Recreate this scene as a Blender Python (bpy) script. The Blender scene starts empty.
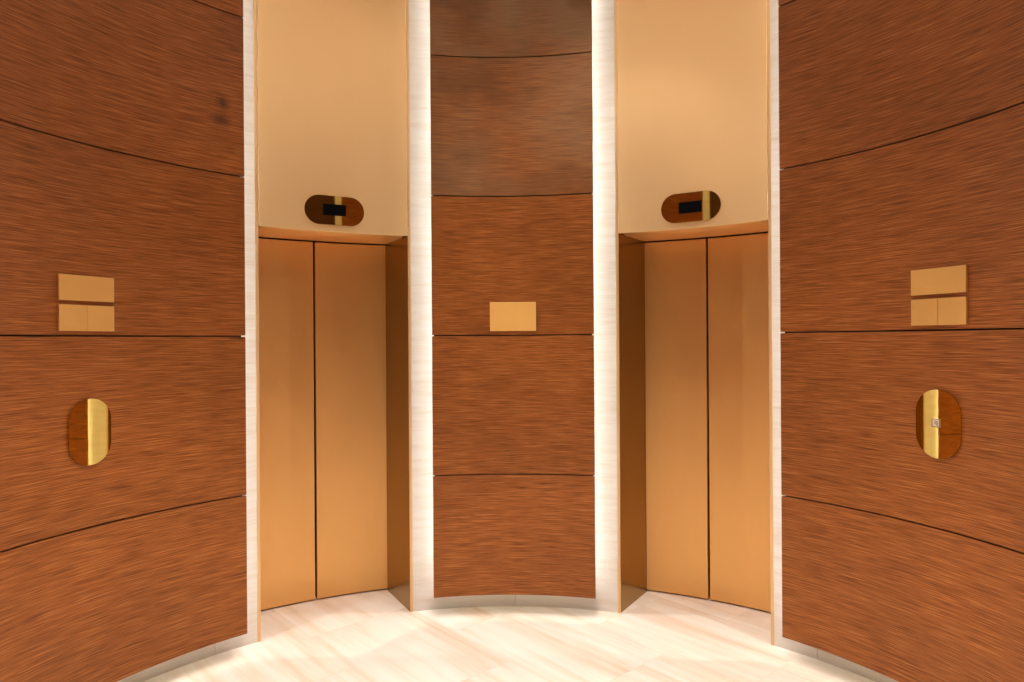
import bpy, bmesh, math, random
from mathutils import Vector, Matrix
random.seed(7)
C = bpy.context.scene.collection
R_PANEL, R_TRIM, R_DOOR = 1.905, 2.075, 2.475
CEIL = 3.96
rad = math.radians

def P(R, a, z=0.0):
    """point at radius R, bearing a degrees (0 = straight ahead, + = right)"""
    a = rad(a)
    return Vector((R * math.sin(a), R * math.cos(a), z))

# ------------------------------------------------------------ materials
def new_mat(name):
    m = bpy.data.materials.new(name); m.use_nodes = True
    nt = m.node_tree
    return m, nt, nt.nodes['Principled BSDF']

def N(nt, t, **kw):
    n = nt.nodes.new(t)
    for k, v in kw.items(): setattr(n, k, v)
    return n

def mapping(nt, scale, rot=(0, 0, 0), loc=(0, 0, 0), coord='UV'):
    tc = N(nt, 'ShaderNodeTexCoord'); mp = N(nt, 'ShaderNodeMapping')
    mp.inputs['Scale'].default_value = scale
    mp.inputs['Rotation'].default_value = rot
    mp.inputs['Location'].default_value = loc
    nt.links.new(tc.outputs[coord], mp.inputs['Vector'])
    return mp.outputs['Vector']

def noise(nt, vec, scale=1, detail=3, rough=.55, dist=0):
    n = N(nt, 'ShaderNodeTexNoise')
    n.inputs['Scale'].default_value = scale; n.inputs['Detail'].default_value = detail
    n.inputs['Roughness'].default_value = rough; n.inputs['Distortion'].default_value = dist
    nt.links.new(vec, n.inputs['Vector'])
    return n.outputs['Fac']

def ramp(nt, fac, stops):
    r = N(nt, 'ShaderNodeValToRGB')
    e = r.color_ramp.elements
    while len(e) < len(stops): e.new(.5)
    for i, (p, c) in enumerate(stops):
        e[i].position = p; e[i].color = (*c, 1) if len(c) == 3 else c
    nt.links.new(fac, r.inputs['Fac'])
    return r.outputs['Color']

def mix(nt, fac, a, b, mode='MIX'):
    m = N(nt, 'ShaderNodeMix', data_type='RGBA', blend_type=mode)
    for sock, v in ((m.inputs[0], fac), (m.inputs[6], a), (m.inputs[7], b)):
        if hasattr(v, 'is_linked'): nt.links.new(v, sock)
        elif isinstance(v, (int, float)): sock.default_value = v
        else: sock.default_value = (*v, 1)
    return m.outputs[2]

def bump(nt, bsdf, h, strength, dist=.001):
    b = N(nt, 'ShaderNodeBump')
    b.inputs['Strength'].default_value = strength; b.inputs['Distance'].default_value = dist
    nt.links.new(h, b.inputs['Height']); nt.links.new(b.outputs['Normal'], bsdf.inputs['Normal'])

def maprange(nt, v, a, b, c=0., d=1.):
    m = N(nt, 'ShaderNodeMapRange')
    for i, x in enumerate((a, b, c, d)): m.inputs[i + 1].default_value = x
    nt.links.new(v, m.inputs[0])
    return m.outputs[0]

def wood_mat(name, blots=None, sheen=0.0):
    m, nt, b = new_mat(name)
    fine = noise(nt, mapping(nt, (5.5, 300, 1)), 1, 2, .65)
    mid = noise(nt, mapping(nt, (1.7, 110, 1)), 1, 3, .6, .0)
    broad = noise(nt, mapping(nt, (.9, 13, 1)), 1, 3, .5, .3)
    pores = noise(nt, mapping(nt, (6.5, 275, 1), loc=(3, 7, 0)), 1, 2, .5)
    a = mix(nt, .20, fine, mid)
    a = mix(nt, .06, a, broad)
    col = ramp(nt, a, [(.35, (.150, .040, .006)), (.5, (.285, .090, .016)), (.65, (.45, .170, .042))])
    pr = ramp(nt, pores, [(.34, (.46, .38, .32)), (.46, (1, 1, 1))])
    col = mix(nt, .8, col, pr, 'MULTIPLY')
    tone = noise(nt, mapping(nt, (1.1, 1.5, 1)), 1, 2, .5)
    col = mix(nt, .7, col, ramp(nt, tone, [(.35, (.80, .78, .74)), (.65, (1.08, 1.06, 1.05))]), 'MULTIPLY')
    rough = None
    if sheen:   # ceiling-light sheen painted into the colour in cloudy patches, plus darker stains
        w = noise(nt, mapping(nt, (2.6, 2.4, 1), loc=(1.3, .4, 0)), 1, 2, .5, .2)
        f = maprange(nt, w, .36, .62, sheen * .35, sheen)
        col = mix(nt, f, col, mix(nt, fine, (.15, .090, .042), (.31, .20, .11)))
        dk = noise(nt, mapping(nt, (2.4, 2.9, 1), loc=(5.3, 7.4, 0)), 1, 2, .5, .2)
        col = mix(nt, maprange(nt, dk, .48, .70, 0, .55), col, mix(nt, fine, (.07, .025, .006), (.19, .075, .020)))
    if blots:  # old dark marks soaked into the veneer
        tc = N(nt, 'ShaderNodeTexCoord')
        wob = noise(nt, mapping(nt, (30, 24, 1)), 1, 2, .5)
        for (u, v, ru, rv, s) in blots:
            mp = N(nt, 'ShaderNodeMapping', vector_type='POINT')
            mp.inputs['Location'].default_value = (-u / ru, -v / rv, 0)
            mp.inputs['Scale'].default_value = (1 / ru, 1 / rv, 0)
            nt.links.new(tc.outputs['UV'], mp.inputs['Vector'])
            ln = N(nt, 'ShaderNodeVectorMath', operation='LENGTH')
            nt.links.new(mp.outputs['Vector'], ln.inputs[0])
            ad = N(nt, 'ShaderNodeMath', operation='MULTIPLY_ADD')
            nt.links.new(wob, ad.inputs[0]); ad.inputs[1].default_value = .9
            nt.links.new(ln.outputs['Value'], ad.inputs[2])
            f = maprange(nt, ad.outputs[0], .55, 1.5, s, 0)
            col = mix(nt, f, col, (.055, .018, .006))
    nt.links.new(col, b.inputs['Base Color'])
    b.inputs['Roughness'].default_value = .46
    b.inputs['Specular IOR Level'].default_value = .28
    bump(nt, b, fine, .2, .0005)
    return m

def stone_mat(name, rot, tiles=False, tint=(1, 1, 1), coord='UV'):
    m, nt, b = new_mat(name)
    v = mapping(nt, (.55, 9, 1), rot=(0, 0, 0), coord=coord)
    def rotated(sc, loc=(0, 0, 0)):
        base = mapping(nt, (1, 1, 1), rot=(0, 0, rot), coord=coord)
        mp = N(nt, 'ShaderNodeMapping'); mp.inputs['Scale'].default_value = sc
        mp.inputs['Location'].default_value = loc
        nt.links.new(base, mp.inputs['Vector'])
        return mp.outputs['Vector'], base
    if tiles:
        vb, base = rotated((1, 1, 1))
        br = N(nt, 'ShaderNodeTexBrick')
        br.offset = .5; br.squash = 1
        br.inputs['Scale'].default_value = 1
        br.inputs['Brick Width'].default_value = .93
        br.inputs['Row Height'].default_value = .62
        br.inputs['Mortar Size'].default_value = .0016
        br.inputs['Mortar Smooth'].default_value = .3
        br.inputs['Color1'].default_value = (0, 0, 0, 1); br.inputs['Color2'].default_value = (1, 1, 1, 1)
        mp = N(nt, 'ShaderNodeMapping'); mp.inputs['Location'].default_value = (.083 + .93, .31, 0)
        nt.links.new(base, mp.inputs['Vector']); nt.links.new(mp.outputs['Vector'], br.inputs['Vector'])
        # each tile takes its own stretch of veining
        sh = N(nt, 'ShaderNodeVectorMath', operation='SCALE'); nt.links.new(br.outputs['Color'], sh.inputs[0]); sh.inputs['Scale'].default_value = 5
        add = N(nt, 'ShaderNodeVectorMath', operation='ADD'); nt.links.new(base, add.inputs[0]); nt.links.new(sh.outputs[0], add.inputs[1])
        src = add.outputs[0]
    else:
        src = rotated((1, 1, 1))[1]; br = None
    def band(sc, d, r, dist=0):
        mp = N(nt, 'ShaderNodeMapping'); mp.inputs['Scale'].default_value = sc
        nt.links.new(src, mp.inputs['Vector'])
        return noise(nt, mp.outputs['Vector'], 1, d, r, dist)
    if tiles:
        n1 = band((.9, 9, 1), 4, .55, .25); n2 = band((1.6, 34, 1), 3, .6, .15)
    else:
        n1 = band((2.2, 26, 1), 3, .6, .2); n2 = band((7, 150, 1), 3, .65, .1)
    a = mix(nt, .25 if tiles else .45, n1, n2)
    col = ramp(nt, a, [(.30, (.66, .54, .43)), (.42, (.78, .69, .60)), (.54, (.84, .79, .74)), (.7, (.88, .85, .82))])
    if not tiles:
        col = mix(nt, 1, mix(nt, .35, col, (.78, .71, .63)), (.80, .80, .79), 'MULTIPLY')
    if br:
        tl = mix(nt, 1, (1, .98, .96), ramp(nt, br.outputs['Color'], [(0, (.94, .93, .92)), (1, (1.03, 1.03, 1.03))]), 'MULTIPLY')
        col = mix(nt, 1, col, tl, 'MULTIPLY')
        col = mix(nt, br.outputs['Fac'], col, mix(nt, .5, col, (.62, .52, .42)))
    col = mix(nt, 1, col, tint, 'MULTIPLY')
    nt.links.new(col, b.inputs['Base Color'])
    b.inputs['Roughness'].default_value = 0.30 if tiles else .5
    if not tiles: bump(nt, b, n2, .3, .0006)
    return m

def metal_mat(name, col, rough, metallic=1.0, vary=.12, scale=(3, 3, 1), brush=None, speck=0):
    m, nt, b = new_mat(name)
    n = noise(nt, mapping(nt, scale), 1, 3, .55, .3)
    c = mix(nt, n, tuple(x * (1 - vary) for x in col), tuple(min(1, x * (1 + vary)) for x in col))
    nt.links.new(c, b.inputs['Base Color'])
    b.inputs['Metallic'].default_value = metallic
    nt.links.new(maprange(nt, n, .3, .7, rough * .88, rough * 1.12), b.inputs['Roughness'])
    if brush:
        bn = noise(nt, mapping(nt, brush), 1, 2, .5)
        bump(nt, b, bn, .12, .0005)
    return m

def plain(name, col, rough=.5, metallic=0):
    m, nt, b = new_mat(name)
    n = noise(nt, mapping(nt, (8, 8, 8), coord='Object'), 1, 2)
    nt.links.new(mix(nt, n, tuple(x * .94 for x in col), tuple(min(1, x * 1.06) for x in col)), b.inputs['Base Color'])
    b.inputs['Roughness'].default_value = rough; b.inputs['Metallic'].default_value = metallic
    return m

def emit_mat(name, col, s):
    m, nt, b = new_mat(name)
    b.inputs['Base Color'].default_value = (*col, 1)
    b.inputs['Emission Color'].default_value = (*col, 1)
    b.inputs['Emission Strength'].default_value = s
    return m

M_WOOD = wood_mat('reddish_veneer')
M_WOOD_SHEEN = wood_mat('reddish_veneer_painted_sheen', sheen=.85)
M_WOOD_SHEEN2 = wood_mat('reddish_veneer_faint_painted_sheen', sheen=.55)
ub, r_ = R_PANEL * rad(-47.6), 1
M_WOOD_BLOT = wood_mat('reddish_veneer_marked', blots=[
    (ub + .008, 2.772, .050, .040, .80), (ub + .002, 2.688, .062, .052, .72), (ub + .045, 2.55, .03, .03, .3)])
M_WOOD_SMUDGE = wood_mat('reddish_veneer_smudged', blots=[(R_PANEL * rad(-45.2), 1.617, .055, .012, .75)])
M_TRIM = stone_mat('grooved_limestone', 0)
M_FLOOR = stone_mat('veined_limestone_tiles', rad(47), tiles=True, coord='Object')
M_SPAN = metal_mat('satin_gold_panel', (.80, .545, .275), .42, .6, .05, (2, 1.2, 1), brush=(300, 4, 1))
M_DOOR = metal_mat('brushed_gold_door', (.84, .48, .17), .38, .6, .09, (3.5, 1.6, 1), brush=(300, 4, 1))
M_JAMB = metal_mat('gold_jamb', (.33, .19, .045), .25, .9, .06, (2, 2, 1))
M_STRIP = metal_mat('gold_edge_strip', (.70, .47, .245), .4, .6, .05)
M_BRASS = metal_mat('satin_brass', (.88, .54, .17), .36, .55, .09, (9, 9, 1))
M_PLATE = metal_mat('bright_satin_gold', (.95, .56, .16), .4, .25, .04, (9, 9, 1))
M_MIRROR = metal_mat('polished_brass', (.78, .57, .17), .025, 1, .02, (9, 9, 1))
M_BLACK = plain('black_display', (.001, .001, .0012), .7)
M_BLACK.node_tree.nodes['Principled BSDF'].inputs['Specular IOR Level'].default_value = .04
M_BACK = plain('dark_backing', (.03, .015, .008), .8)
M_SHAFT = plain('dark_shaft', (.01, .008, .006), .9)
M_CEIL = plain('white_ceiling_paint', (.72, .62, .50), .8)
M_CORR = plain('brown_corridor_wall', (.14, .065, .03), .6)
M_LED_FILL = emit_mat('fill_led_dim', (1, .88, .62), 26)
M_WOODP = M_WOOD
M_LED = emit_mat('cove_led', (1, .97, .89), 98)
M_STEEL = plain('brushed_steel', (.80, .70, .56), .35, .3)
M_INK = plain('dark_engraving', (.07, .04, .03), .6)
M_LAMP = emit_mat('lamp_diffuser', (1, .86, .70), 3.2)
M_SPOT = emit_mat('spot_diffuser', (1, .82, .60), 12)

# ------------------------------------------------------------ mesh helpers
def link(name, me, mat, parent=None, smooth=True, bevel=0, kind=None):
    o = bpy.data.objects.new(name, me); C.objects.link(o)
    if mat: me.materials.append(mat)
    if parent is not None:
        o.parent = parent
        o.matrix_parent_inverse = parent.matrix_world.inverted() if parent.type != 'EMPTY' else Matrix.Translation(-parent.location)
    if smooth:
        for p in me.polygons: p.use_smooth = True
        me.set_sharp_from_angle(angle=rad(35))
    if bevel:
        b = o.modifiers.new('bevel', 'BEVEL'); b.width = bevel; b.segments = 2; b.limit_method = 'ANGLE'; b.angle_limit = rad(40)
        w = o.modifiers.new('normals', 'WEIGHTED_NORMAL'); w.keep_sharp = True; w.weight = 100
    if kind: o['kind'] = kind
    return o

def tag(o, label, cat, group=None):
    o['label'] = label; o['category'] = cat
    if group: o['group'] = group
    return o

def empty(name, loc, label, cat, group=None):
    o = bpy.data.objects.new(name, None); C.objects.link(o); o.location = loc
    o.empty_display_size = .1
    return tag(o, label, cat, group)

def arc_bm(bm, r0, r1, a0, a1, z0, z1, step=.75, off=(0, 0)):
    """closed curved slab between two radii; UV = (arc length, height)"""
    uv = bm.loops.layers.uv.verify()
    n = max(1, int(math.ceil(abs(a1 - a0) / step)))
    cols = []
    for i in range(n + 1):
        a = a0 + (a1 - a0) * i / n
        cols.append(([bm.verts.new(P(r, a, z)) for r, z in ((r0, z0), (r0, z1), (r1, z1), (r1, z0))], r0 * rad(a)))
    def face(vs, uvs):
        f = bm.faces.new(vs)
        for l, t in zip(f.loops, uvs): l[uv].uv = (t[0] + off[0], t[1] + off[1])
    zz = (z0, z1, z1 + abs(r1 - r0), z0 - abs(r1 - r0))
    for i in range(n):
        (A, ua), (B, ub) = cols[i], cols[i + 1]
        face((A[0], A[1], B[1], B[0]), ((ua, z0), (ua, z1), (ub, z1), (ub, z0)))
        face((A[3], B[3], B[2], A[2]), ((ua, z0), (ub, z0), (ub, z1), (ua, z1)))
        face((A[1], A[2], B[2], B[1]), ((ua, z1), (ua, z1 + r1 - r0), (ub, z1 + r1 - r0), (ub, z1)))
        face((A[0], B[0], B[3], A[3]), ((ua, z0), (ub, z0), (ub, z0 + r1 - r0), (ua, z0 + r1 - r0)))
    for (A, ua), flip in ((cols[0], 1), (cols[-1], 0)):
        vs = list(A) if not flip else list(reversed(A))
        t = [(ua, z0), (ua, z1), (ua + r1 - r0, z1), (ua + r1 - r0, z0)]
        face(vs, t if not flip else t[::-1])
    return bm

def finish(bm, name):
    bmesh.ops.recalc_face_normals(bm, faces=bm.faces[:])
    me = bpy.data.meshes.new(name); bm.to_mesh(me); bm.free()
    return me

def arc(name, r0, r1, a0, a1, z0, z1, mat, parent=None, bevel=0, step=.75, off=(0, 0), kind=None):
    bm = bmesh.new(); arc_bm(bm, r0, r1, a0, a1, z0, z1, step, off)
    return link(name, finish(bm, name), mat, parent, bevel=bevel, kind=kind)

def prism(name, pts, z0, z1, mat, parent=None, bevel=0, kind=None):
    """vertical prism over a plan outline"""
    bm = bmesh.new(); uv = bm.loops.layers.uv.verify()
    lo = [bm.verts.new((x, y, z0)) for x, y in pts]; hi = [bm.verts.new((x, y, z1)) for x, y in pts]
    s = 0
    for i in range(len(pts)):
        j = (i + 1) % len(pts); L = (Vector(pts[j]) - Vector(pts[i])).length
        f = bm.faces.new((lo[i], lo[j], hi[j], hi[i]))
        for l, t in zip(f.loops, ((s, z0), (s + L, z0), (s + L, z1), (s, z1))): l[uv].uv = t
        s += L
    for vs in (lo[::-1], hi):
        f = bm.faces.new(vs)
        for l in f.loops: l[uv].uv = l.vert.co.xy
    return link(name, finish(bm, name), mat, parent, bevel=bevel, kind=kind)

def frame_at(R, a, z):
    """origin on the wall, n = towards the room's centre, t = to the viewer's right, up"""
    o = P(R, a, z); n = Vector((-math.sin(rad(a)), -math.cos(rad(a)), 0)); t = Vector((math.cos(rad(a)), -math.sin(rad(a)), 0))
    return o, n, t, Vector((0, 0, 1))

def stadium(name, R, a, z, w, h, th, mat, parent, tau=0, kap=0, lift=0, bevel=.0008):
    """rounded-end plate on the wall; tau tilts it (deg), kap bulges it"""
    o, n, t, up = frame_at(R, a, z)
    bm = bmesh.new(); uv = bm.loops.layers.uv.verify()
    K = 64; r = min(w, h) / 2; fr = []; bk = []
    for i in range(K + 1):
        # cosine spacing keeps the rounded ends smooth
        s = -w / 2 * math.cos(math.pi * i / K)
        if h >= w: e = h / 2 - r + math.sqrt(max(r * r - s * s, 0))
        else:
            d = abs(s) - (w / 2 - r); e = math.sqrt(max(r * r - max(d, 0) ** 2, 0))
        e = max(e, 1e-5)
        if h >= w and i in (0, K): e = max(h / 2 - r, 1e-5)
        H = th + lift + math.tan(rad(tau)) * s - kap * s * s / 2
        fr.append([bm.verts.new(o + t * s + n * H + up * q) for q in (-e, e)])
        bk.append([bm.verts.new(o + t * s + n * (H - th) + up * q) for q in (-e, e)])
    def F(vs):
        f = bm.faces.new(vs)
        for l in f.loops:
            d = l.vert.co - o; l[uv].uv = (d @ t, d.z)
    for i in range(K):
        F((fr[i][0], fr[i + 1][0], fr[i + 1][1], fr[i][1])); F((bk[i][1], bk[i + 1][1], bk[i + 1][0], bk[i][0]))
        F((fr[i][1], fr[i + 1][1], bk[i + 1][1], bk[i][1])); F((bk[i][0], bk[i + 1][0], fr[i + 1][0], fr[i][0]))
    F((fr[0][0], fr[0][1], bk[0][1], bk[0][0])); F((bk[K][0], bk[K][1], fr[K][1], fr[K][0]))
    bmesh.ops.remove_doubles(bm, verts=bm.verts[:], dist=1e-5)
    return link(name, finish(bm, name), mat, parent, bevel=bevel)

def box_on(name, R, a, z, w, h, th, mat, parent, lift=0, bevel=.0005, ds=0, tau=0):
    o, n, t, up = frame_at(R, a, z)
    bm = bmesh.new(); uv = bm.loops.layers.uv.verify()
    vs = {}
    for i in (-1, 1):
        for j in (-1, 1):
            for k in (0, 1):
                s = ds + i * w / 2
                vs[i, j, k] = bm.verts.new(o + t * s + up * (j * h / 2) + n * (lift + k * th + math.tan(rad(tau)) * s))
    for q in (((-1, -1, 1), (1, -1, 1), (1, 1, 1), (-1, 1, 1)), ((-1, -1, 0), (-1, 1, 0), (1, 1, 0), (1, -1, 0)),
              ((-1, -1, 0), (1, -1, 0), (1, -1, 1), (-1, -1, 1)), ((-1, 1, 0), (-1, 1, 1), (1, 1, 1), (1, 1, 0)),
              ((-1, -1, 0), (-1, -1, 1), (-1, 1, 1), (-1, 1, 0)), ((1, -1, 0), (1, 1, 0), (1, 1, 1), (1, -1, 1))):
        f = bm.faces.new([vs[x] for x in q])
        for l in f.loops:
            d = l.vert.co - o; l[uv].uv = (d @ t, d.z)
    return link(name, finish(bm, name), mat, parent, smooth=False, bevel=bevel)

def tube(bm, pts, r, seg=8):
    rings = []
    for i, p in enumerate(pts):
        d = (pts[min(i + 1, len(pts) - 1)] - pts[max(i - 1, 0)]).normalized()
        a = d.orthogonal().normalized() if not rings else (rings[-1][1] - d * (rings[-1][1] @ d)).normalized()
        b = d.cross(a)
        rings.append(([bm.verts.new(p + (a * math.cos(k * 2 * math.pi / seg) + b * math.sin(k * 2 * math.pi / seg)) * r) for k in range(seg)], a))
    for i in range(len(rings) - 1):
        A, B = rings[i][0], rings[i + 1][0]
        for k in range(seg): bm.faces.new((A[k], A[(k + 1) % seg], B[(k + 1) % seg], B[k]))
    bm.faces.new(rings[0][0][::-1]); bm.faces.new(rings[-1][0])

# ------------------------------------------------------------ room shell
A_IN, A_OUT = 16.86, 40.95          # stone margins stop here on either side of each lift
A_REAR = 125.5
def wall(name, ranges, z0=0, mat=M_TRIM, z1=CEIL):
    bm = bmesh.new()
    for a0, a1 in ranges: arc_bm(bm, R_TRIM, R_TRIM + .04, a0, a1, z0, z1)
    return link(name, finish(bm, name), mat, kind='structure')
J = .04
wall('wall_front', [(-A_IN, -J), (J, A_IN)])
wall('wall_left', [(-A_REAR, -47 - J), (-47 + J, -A_OUT)])
wall('wall_right', [(A_OUT, 47 - J), (47 + J, A_REAR)])
wall('wall_back', [(A_REAR, 360 - A_REAR)], z0=3.5, mat=M_WOODP)

bm = bmesh.new()
fl = [bm.verts.new(v) for v in ((-3.4, -6.2, 0), (3.4, -6.2, 0), (3.4, 2.9, 0), (-3.4, 2.9, 0))]
lo = [bm.verts.new(v.co - Vector((0, 0, .08))) for v in fl]
bm.faces.new(fl); bm.faces.new(lo[::-1])
for i in range(4): bm.faces.new((fl[i], lo[i], lo[(i + 1) % 4], fl[(i + 1) % 4]))
link('floor', finish(bm, 'floor'), M_FLOOR, smooth=False, kind='structure')

# round lobby ceiling and the lower ceiling of the passage behind the viewer
def disc(name, r, z, t, mat, n=96, kind=None, parent=None, cx=0, cy=0, bevel=0):
    return prism(name, [(cx + r * math.sin(2 * math.pi * i / n), cy + r * math.cos(2 * math.pi * i / n)) for i in range(n)], z, z + t, mat, parent, kind=kind, bevel=bevel)
disc('ceiling', R_TRIM + .5, CEIL, .08, M_CEIL, kind='structure')
e = P(R_TRIM + .04, A_REAR)
prism('ceiling_passage', [(-e.x, e.y), (-e.x, -6.0), (e.x, -6.0), (e.x, e.y), *[tuple(P(R_TRIM + .04, a).xy) for a in range(130, 231, 5)]], 3.5, 3.55, M_CORR, kind='structure')
bpy.data.objects['ceiling_passage'].name = 'ceiling_back'
prism('wall_passage_left', [(-e.x - .05, e.y - .02), (-e.x, e.y - .02), (-e.x, -6.0), (-e.x - .05, -6.0)], 0, 3.5, M_CORR, kind='structure')
prism('wall_passage_right', [(e.x, e.y - .02), (e.x + .05, e.y - .02), (e.x + .05, -6.0), (e.x, -6.0)], 0, 3.5, M_CORR, kind='structure')
prism('wall_passage_end', [(-e.x - .05, -6.0), (e.x + .05, -6.0), (e.x + .05, -6.05), (-e.x - .05, -6.05)], 0, 3.55, M_CORR, kind='structure')

# ------------------------------------------------------------ veneered panels standing off the stone
SEAMS = [.1324, .827, 1.627, 2.427, 3.227, CEIL - .05]
G = .0035
ROWS = ['lowest', 'second lowest', 'middle', 'second highest', 'topmost']
def panel_column(side, a0, a1, mats, where):
    for i in range(5):
        z0 = SEAMS[i] + (G if i else 0); z1 = SEAMS[i + 1] - (G if i < 4 else 0)
        o = arc('wood_panel', R_PANEL, R_PANEL + .022, a0, a1, z0, z1, mats[i], bevel=.0015,
                off=(0, 0) if (side == 'left' and i in (1, 3)) else (random.uniform(-3, 3) * 2, random.uniform(-.6, .6)))
        tag(o, f'{ROWS[i]} curved reddish-brown veneer panel of the {where}', 'wall panel', f'veneer panels of the {where}')
    # dark carrier that holds the panels off the wall: a thin board just inside their edges on a deeper core
    i = COLS.index(side) + 1
    bm = bmesh.new()
    arc_bm(bm, R_PANEL + .022, R_PANEL + .038, a0 + .38, a1 - .38, SEAMS[0] + .012, CEIL - .05)
    arc_bm(bm, R_PANEL + .038, R_TRIM, a0 + 3.2, a1 - 3.2, SEAMS[0] + .10, CEIL - .05)
    link(f'panel_carrier_{i}', finish(bm, f'panel_carrier_{i}'), M_BACK, kind='structure')
    # a light strip behind each upright edge
    for sgn, a in ((-1, a0 + 3.03), (1, a1 - 3.03)):
        bm = bmesh.new()
        tube(bm, [P(R_TRIM - .045, a, z) for z in (SEAMS[0] + .05, 1.3, 2.6, CEIL - .08)], .004)
        o = link('light_strip', finish(bm, 'light_strip'), M_LED)
        tag(o, f'warm light strip behind the {"left" if sgn < 0 else "right"} edge of the {where}', 'cove light', 'cove light strips')
    bm = bmesh.new(); n = int((a1 - a0) / 1.5)  # added hidden strip that fills the shade on the skirting and floor below
    tube(bm, [P(R_PANEL + .085, a0 + 3.2 + (a1 - a0 - 6.4) * i / n, SEAMS[0] + .092) for i in range(n + 1)], .003)
    o = link('light_strip', finish(bm, 'light_strip'), M_LED_FILL)
    tag(o, f'added dim warm fill light strip behind the bottom edge of the {where}', 'cove light', 'cove light strips')
COLS = ['front', 'left', 'right']
W = M_WOOD
panel_column('front', -13.9, 13.9, [W, W, W, M_WOOD_SHEEN2, M_WOOD_SHEEN], 'narrow centre wall between the lifts')
panel_column('left', -122.2, -44.2, [W, M_WOOD_SMUDGE, W, M_WOOD_BLOT, W], 'wide left wall')
panel_column('right', 44.2, 122.2, [W, W, W, W, W], 'wide right wall')

# ------------------------------------------------------------ lifts
DH = 2.218
def lift(sg, gap, side):
    ac = 28.9 * sg
    root = empty('elevator', P(R_DOOR, ac, 0), f'{side} gold elevator with two closed curved doors under a tall plain gold panel', 'elevator', 'gold elevators')
    def loc(x, y):     # plan point in the lift's own frame: x across, y away from the room's centre
        c, s = math.cos(rad(ac)), math.sin(rad(ac))
        return (x * c + y * s, -x * s + y * c)
    HW = .416
    def lim(x, R): return ac + math.degrees(math.asin(x / R))
    # doors
    for a0, a1 in ((lim(-HW - .02, R_DOOR), gap - .13), (gap + .13, lim(HW + .02, R_DOOR))):
        arc('door_leaf', R_DOOR, R_DOOR + .03, a0, a1, .009, DH - .006, M_DOOR, root, bevel=.003)
    # jambs
    for s in (-1, 1):
        x0, x1 = s * HW, s * (HW + .022)
        o = prism('jamb', [loc(x0, 2.036), loc(x0 - s * .016, 2.434), loc(x1, 2.428), loc(x1, 2.042)], 0, DH + .02, M_JAMB, root)
    # lintel soffit and tall panel above
    arc('soffit', 2.092, R_DOOR - .008, lim(-HW, 2.2), lim(HW, 2.2), DH, DH + .03, M_DOOR, root)
    arc('header_panel', 2.070, 2.090, lim(-HW, R_TRIM) + .04, lim(HW, R_TRIM) - .04, DH, CEIL, M_SPAN, root, bevel=.001, off=(sg * 3, 0))
    # edge strips
    for s in (-1, 1):
        a_i = lim(s * HW, R_TRIM); a_o = sg * (A_IN if s * sg < 0 else A_OUT)
        a0, a1 = sorted((a_i, a_o))
        arc('edge_strip', 2.0725, 2.115, a0, a1, 0, CEIL, M_STRIP, root, bevel=.001)
    # dark shaft behind the doors
    arc('shaft_lining', R_DOOR + .07, R_DOOR + .09, ac - 11, ac + 11, 0, CEIL, M_SHAFT, root)
lift(-1, -29.80, 'left')
lift(1, 28.46, 'right')

# ------------------------------------------------------------ fittings
def indicator(a, z, side, dz):
    t = empty('floor_indicator', P(2.07, a, z), f'oval polished brass floor display above the {side} elevator', 'floor indicator', 'oval floor displays')
    stadium('plate', 2.070, a, z, .334, .163, .006, M_MIRROR, t, lift=.004, bevel=0)
    box_on('screen', 2.070, a, z + dz, .128, .063, .003, M_BLACK, t, lift=.0098, ds=-.001)
indicator(-28.98, 2.337, 'left', .003)
indicator(28.88, 2.333, 'right', -.001)

def cover(a0, a1, z0, z1, label, mat=M_BRASS, grp=None):
    o = arc('cover_plate', R_PANEL - .011, R_PANEL - .0005, a0, a1, z0, z1, mat, bevel=.0008, off=(random.random() * 5, 0))
    tag(o, label, 'cover plate', grp)
for sg, s in ((-1, 'left'), (1, 'right')):
    a0, a1, am = 62.85 * sg, 69.85 * sg, 66.28 * sg
    g = f'blank brass plates on the {s} wall'
    cover(min(a0, a1), max(a0, a1), 1.772, 1.876, f'wide blank brass plate on the {s} wall, above two smaller ones', grp=g)
    ins, outs = sorted((a0, am - .02 * sg)), sorted((am + .02 * sg, a1))
    cover(*ins, 1.647, 1.754, f'small square brass plate on the {s} wall, nearer the elevator', grp=g)
    cover(*outs, 1.647, 1.754, f'small square brass plate on the {s} wall, farther from the elevator', grp=g)
o = arc('cover_plate', R_PANEL - .010, R_PANEL - .0005, -3.95, 4.03, 1.651, 1.8175, M_PLATE, bevel=.0016)
tag(o, 'single blank gold plate on the centre wall between the elevators', 'cover plate')

tl = empty('call_panel', P(R_PANEL, -66.0, 1.227), 'mirror-polished brass oval call panel on the left wall, with no button showing', 'call panel', 'oval call panels')
stadium('plate', R_PANEL, -65.97, 1.227, .181, .277, .006, M_MIRROR, tl, tau=-1.6, kap=.10, lift=.0035, bevel=0)
tr = empty('call_panel', P(R_PANEL, 66.15, 1.250), 'mirror-polished brass oval call panel with a small square button on the right wall', 'call panel', 'oval call panels')
stadium('plate', R_PANEL, 66.15, 1.250, .188, .277, .006, M_MIRROR, tr, tau=-.3, kap=.24, lift=.0035, bevel=0)
BA, BZ = 66.0, 1.254
bt = box_on('button', R_PANEL, BA, BZ, .034, .034, .003, M_STEEL, tr, lift=.0095, bevel=.0008)
o_, n_, t_, u_ = frame_at(R_PANEL, BA, BZ)
def flat(pts, r, name, parent):
    bm = bmesh.new(); tube(bm, [o_ + t_ * x + u_ * y + n_ * .0126 for x, y in pts], r, 6)
    return link(name, finish(bm, name), M_INK, parent)
def child_of_mesh(fn):
    c = fn(None); c.parent = bt
    return c
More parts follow.
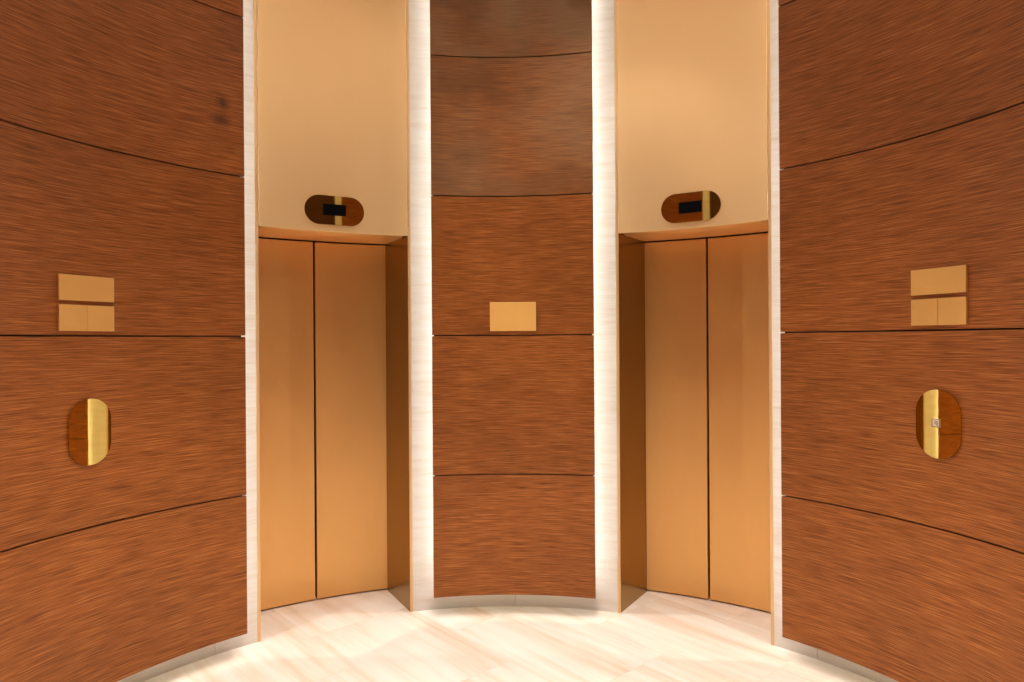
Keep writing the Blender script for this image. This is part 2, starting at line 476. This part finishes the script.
# the button's own frame equals the wall frame, so plain parenting keeps its marks in place
sq = .0155
child_of_mesh(lambda p: flat([(-sq, -sq), (sq, -sq), (sq, sq), (-sq, sq), (-sq, -sq)], .0014, 'button_border', p))
sw = [(.0075 * math.cos(t) * (1 - .045 * i), .0015 + .0085 * math.sin(t) * (1 - .045 * i)) for i, t in enumerate([x * math.pi / 7 for x in range(-3, 14)])]
child_of_mesh(lambda p: flat([(.0105, -.0125), (.0078, -.0085)] + sw, .0013, 'button_symbol', p))

# ------------------------------------------------------------ lamps
lt = empty('ceiling_light', (0, 0, CEIL), 'large round glowing ring lamp under the middle of the lobby ceiling', 'ceiling light')
arc('rim', .98, 1.0, -180, 179.999, CEIL - .05, CEIL, M_STRIP, lt, step=4)
arc('diffuser', .82, .98, -180, 179.999, CEIL - .04, CEIL - .002, M_LAMP, lt, step=4)

DOWN = [  # bearing, radius, power, cone, place
    (18, 1.32, 84, 96, 'towards the right elevator'), (-29, 1.25, 26, 96, 'towards the left elevator'),
    (0, .35, 190, 88, 'in the middle of the ring lamp'),
    (90, .6, 120, 86, 'by the right wall'), (-90, .6, 120, 86, 'by the left wall'),
    (180, .7, 320, 92, 'just behind the middle of the room'),
    (180, 1.6, 520, 102, 'over the passage mouth')]
for a, r, pw, cone, wh in DOWN:
    p = P(r, a, CEIL)
    d = empty('downlight', p, f'small round recessed downlight {wh}', 'downlight', 'ceiling downlights')
    disc('diffuser', .045, CEIL - .004, .003, M_SPOT, 24, parent=d, cx=p.x, cy=p.y)
    L = bpy.data.lights.new('downlight_beam', 'SPOT'); L.energy = pw; L.color = (1, .90, .815)
    L.spot_size = rad(cone); L.spot_blend = .9; L.shadow_soft_size = .05
    o = bpy.data.objects.new('downlight_beam', L); C.objects.link(o); o.location = (p.x, p.y, CEIL - .02)
    o.rotation_euler = (0, 0, 0)

w = bpy.data.worlds.new('world'); bpy.context.scene.world = w; w.use_nodes = True
w.node_tree.nodes['Background'].inputs[0].default_value = (1, .8, .6, 1)
w.node_tree.nodes['Background'].inputs[1].default_value = 0.02

# ------------------------------------------------------------ camera
cam = bpy.data.cameras.new('camera'); co = bpy.data.objects.new('camera', cam); C.objects.link(co)
f, yaw, pit, rol = 681.39, .03, .000594, -.006497
cam.sensor_width = 36; cam.lens = f * 36 / 1024; cam.clip_start = .02
c, s = math.cos(rol), math.sin(rol)
Rv, Uv, Fv = Vector((1, 0, 0)), Vector((0, math.sin(pit), math.cos(pit))), Vector((0, math.cos(pit), -math.sin(pit)))
right, up = c * Rv + s * Uv, -s * Rv + c * Uv
m3 = Matrix((right, up, -Fv)).transposed()
co.matrix_world = Matrix.Translation((.1125, -2.0156, 1.596)) @ (Matrix.Rotation(yaw, 3, 'Z') @ m3).to_4x4()
sc = bpy.context.scene; sc.camera = co
vs = sc.view_settings; vs.view_transform = 'Standard'; vs.look = 'None'; vs.gamma = 1; vs.use_curve_mapping = False
vs.exposure = 0.0
sc.cycles.max_bounces = 12; sc.cycles.diffuse_bounces = 6; sc.cycles.glossy_bounces = 6
sc.cycles.use_denoising = True
sc.cycles.sample_clamp_indirect = 6
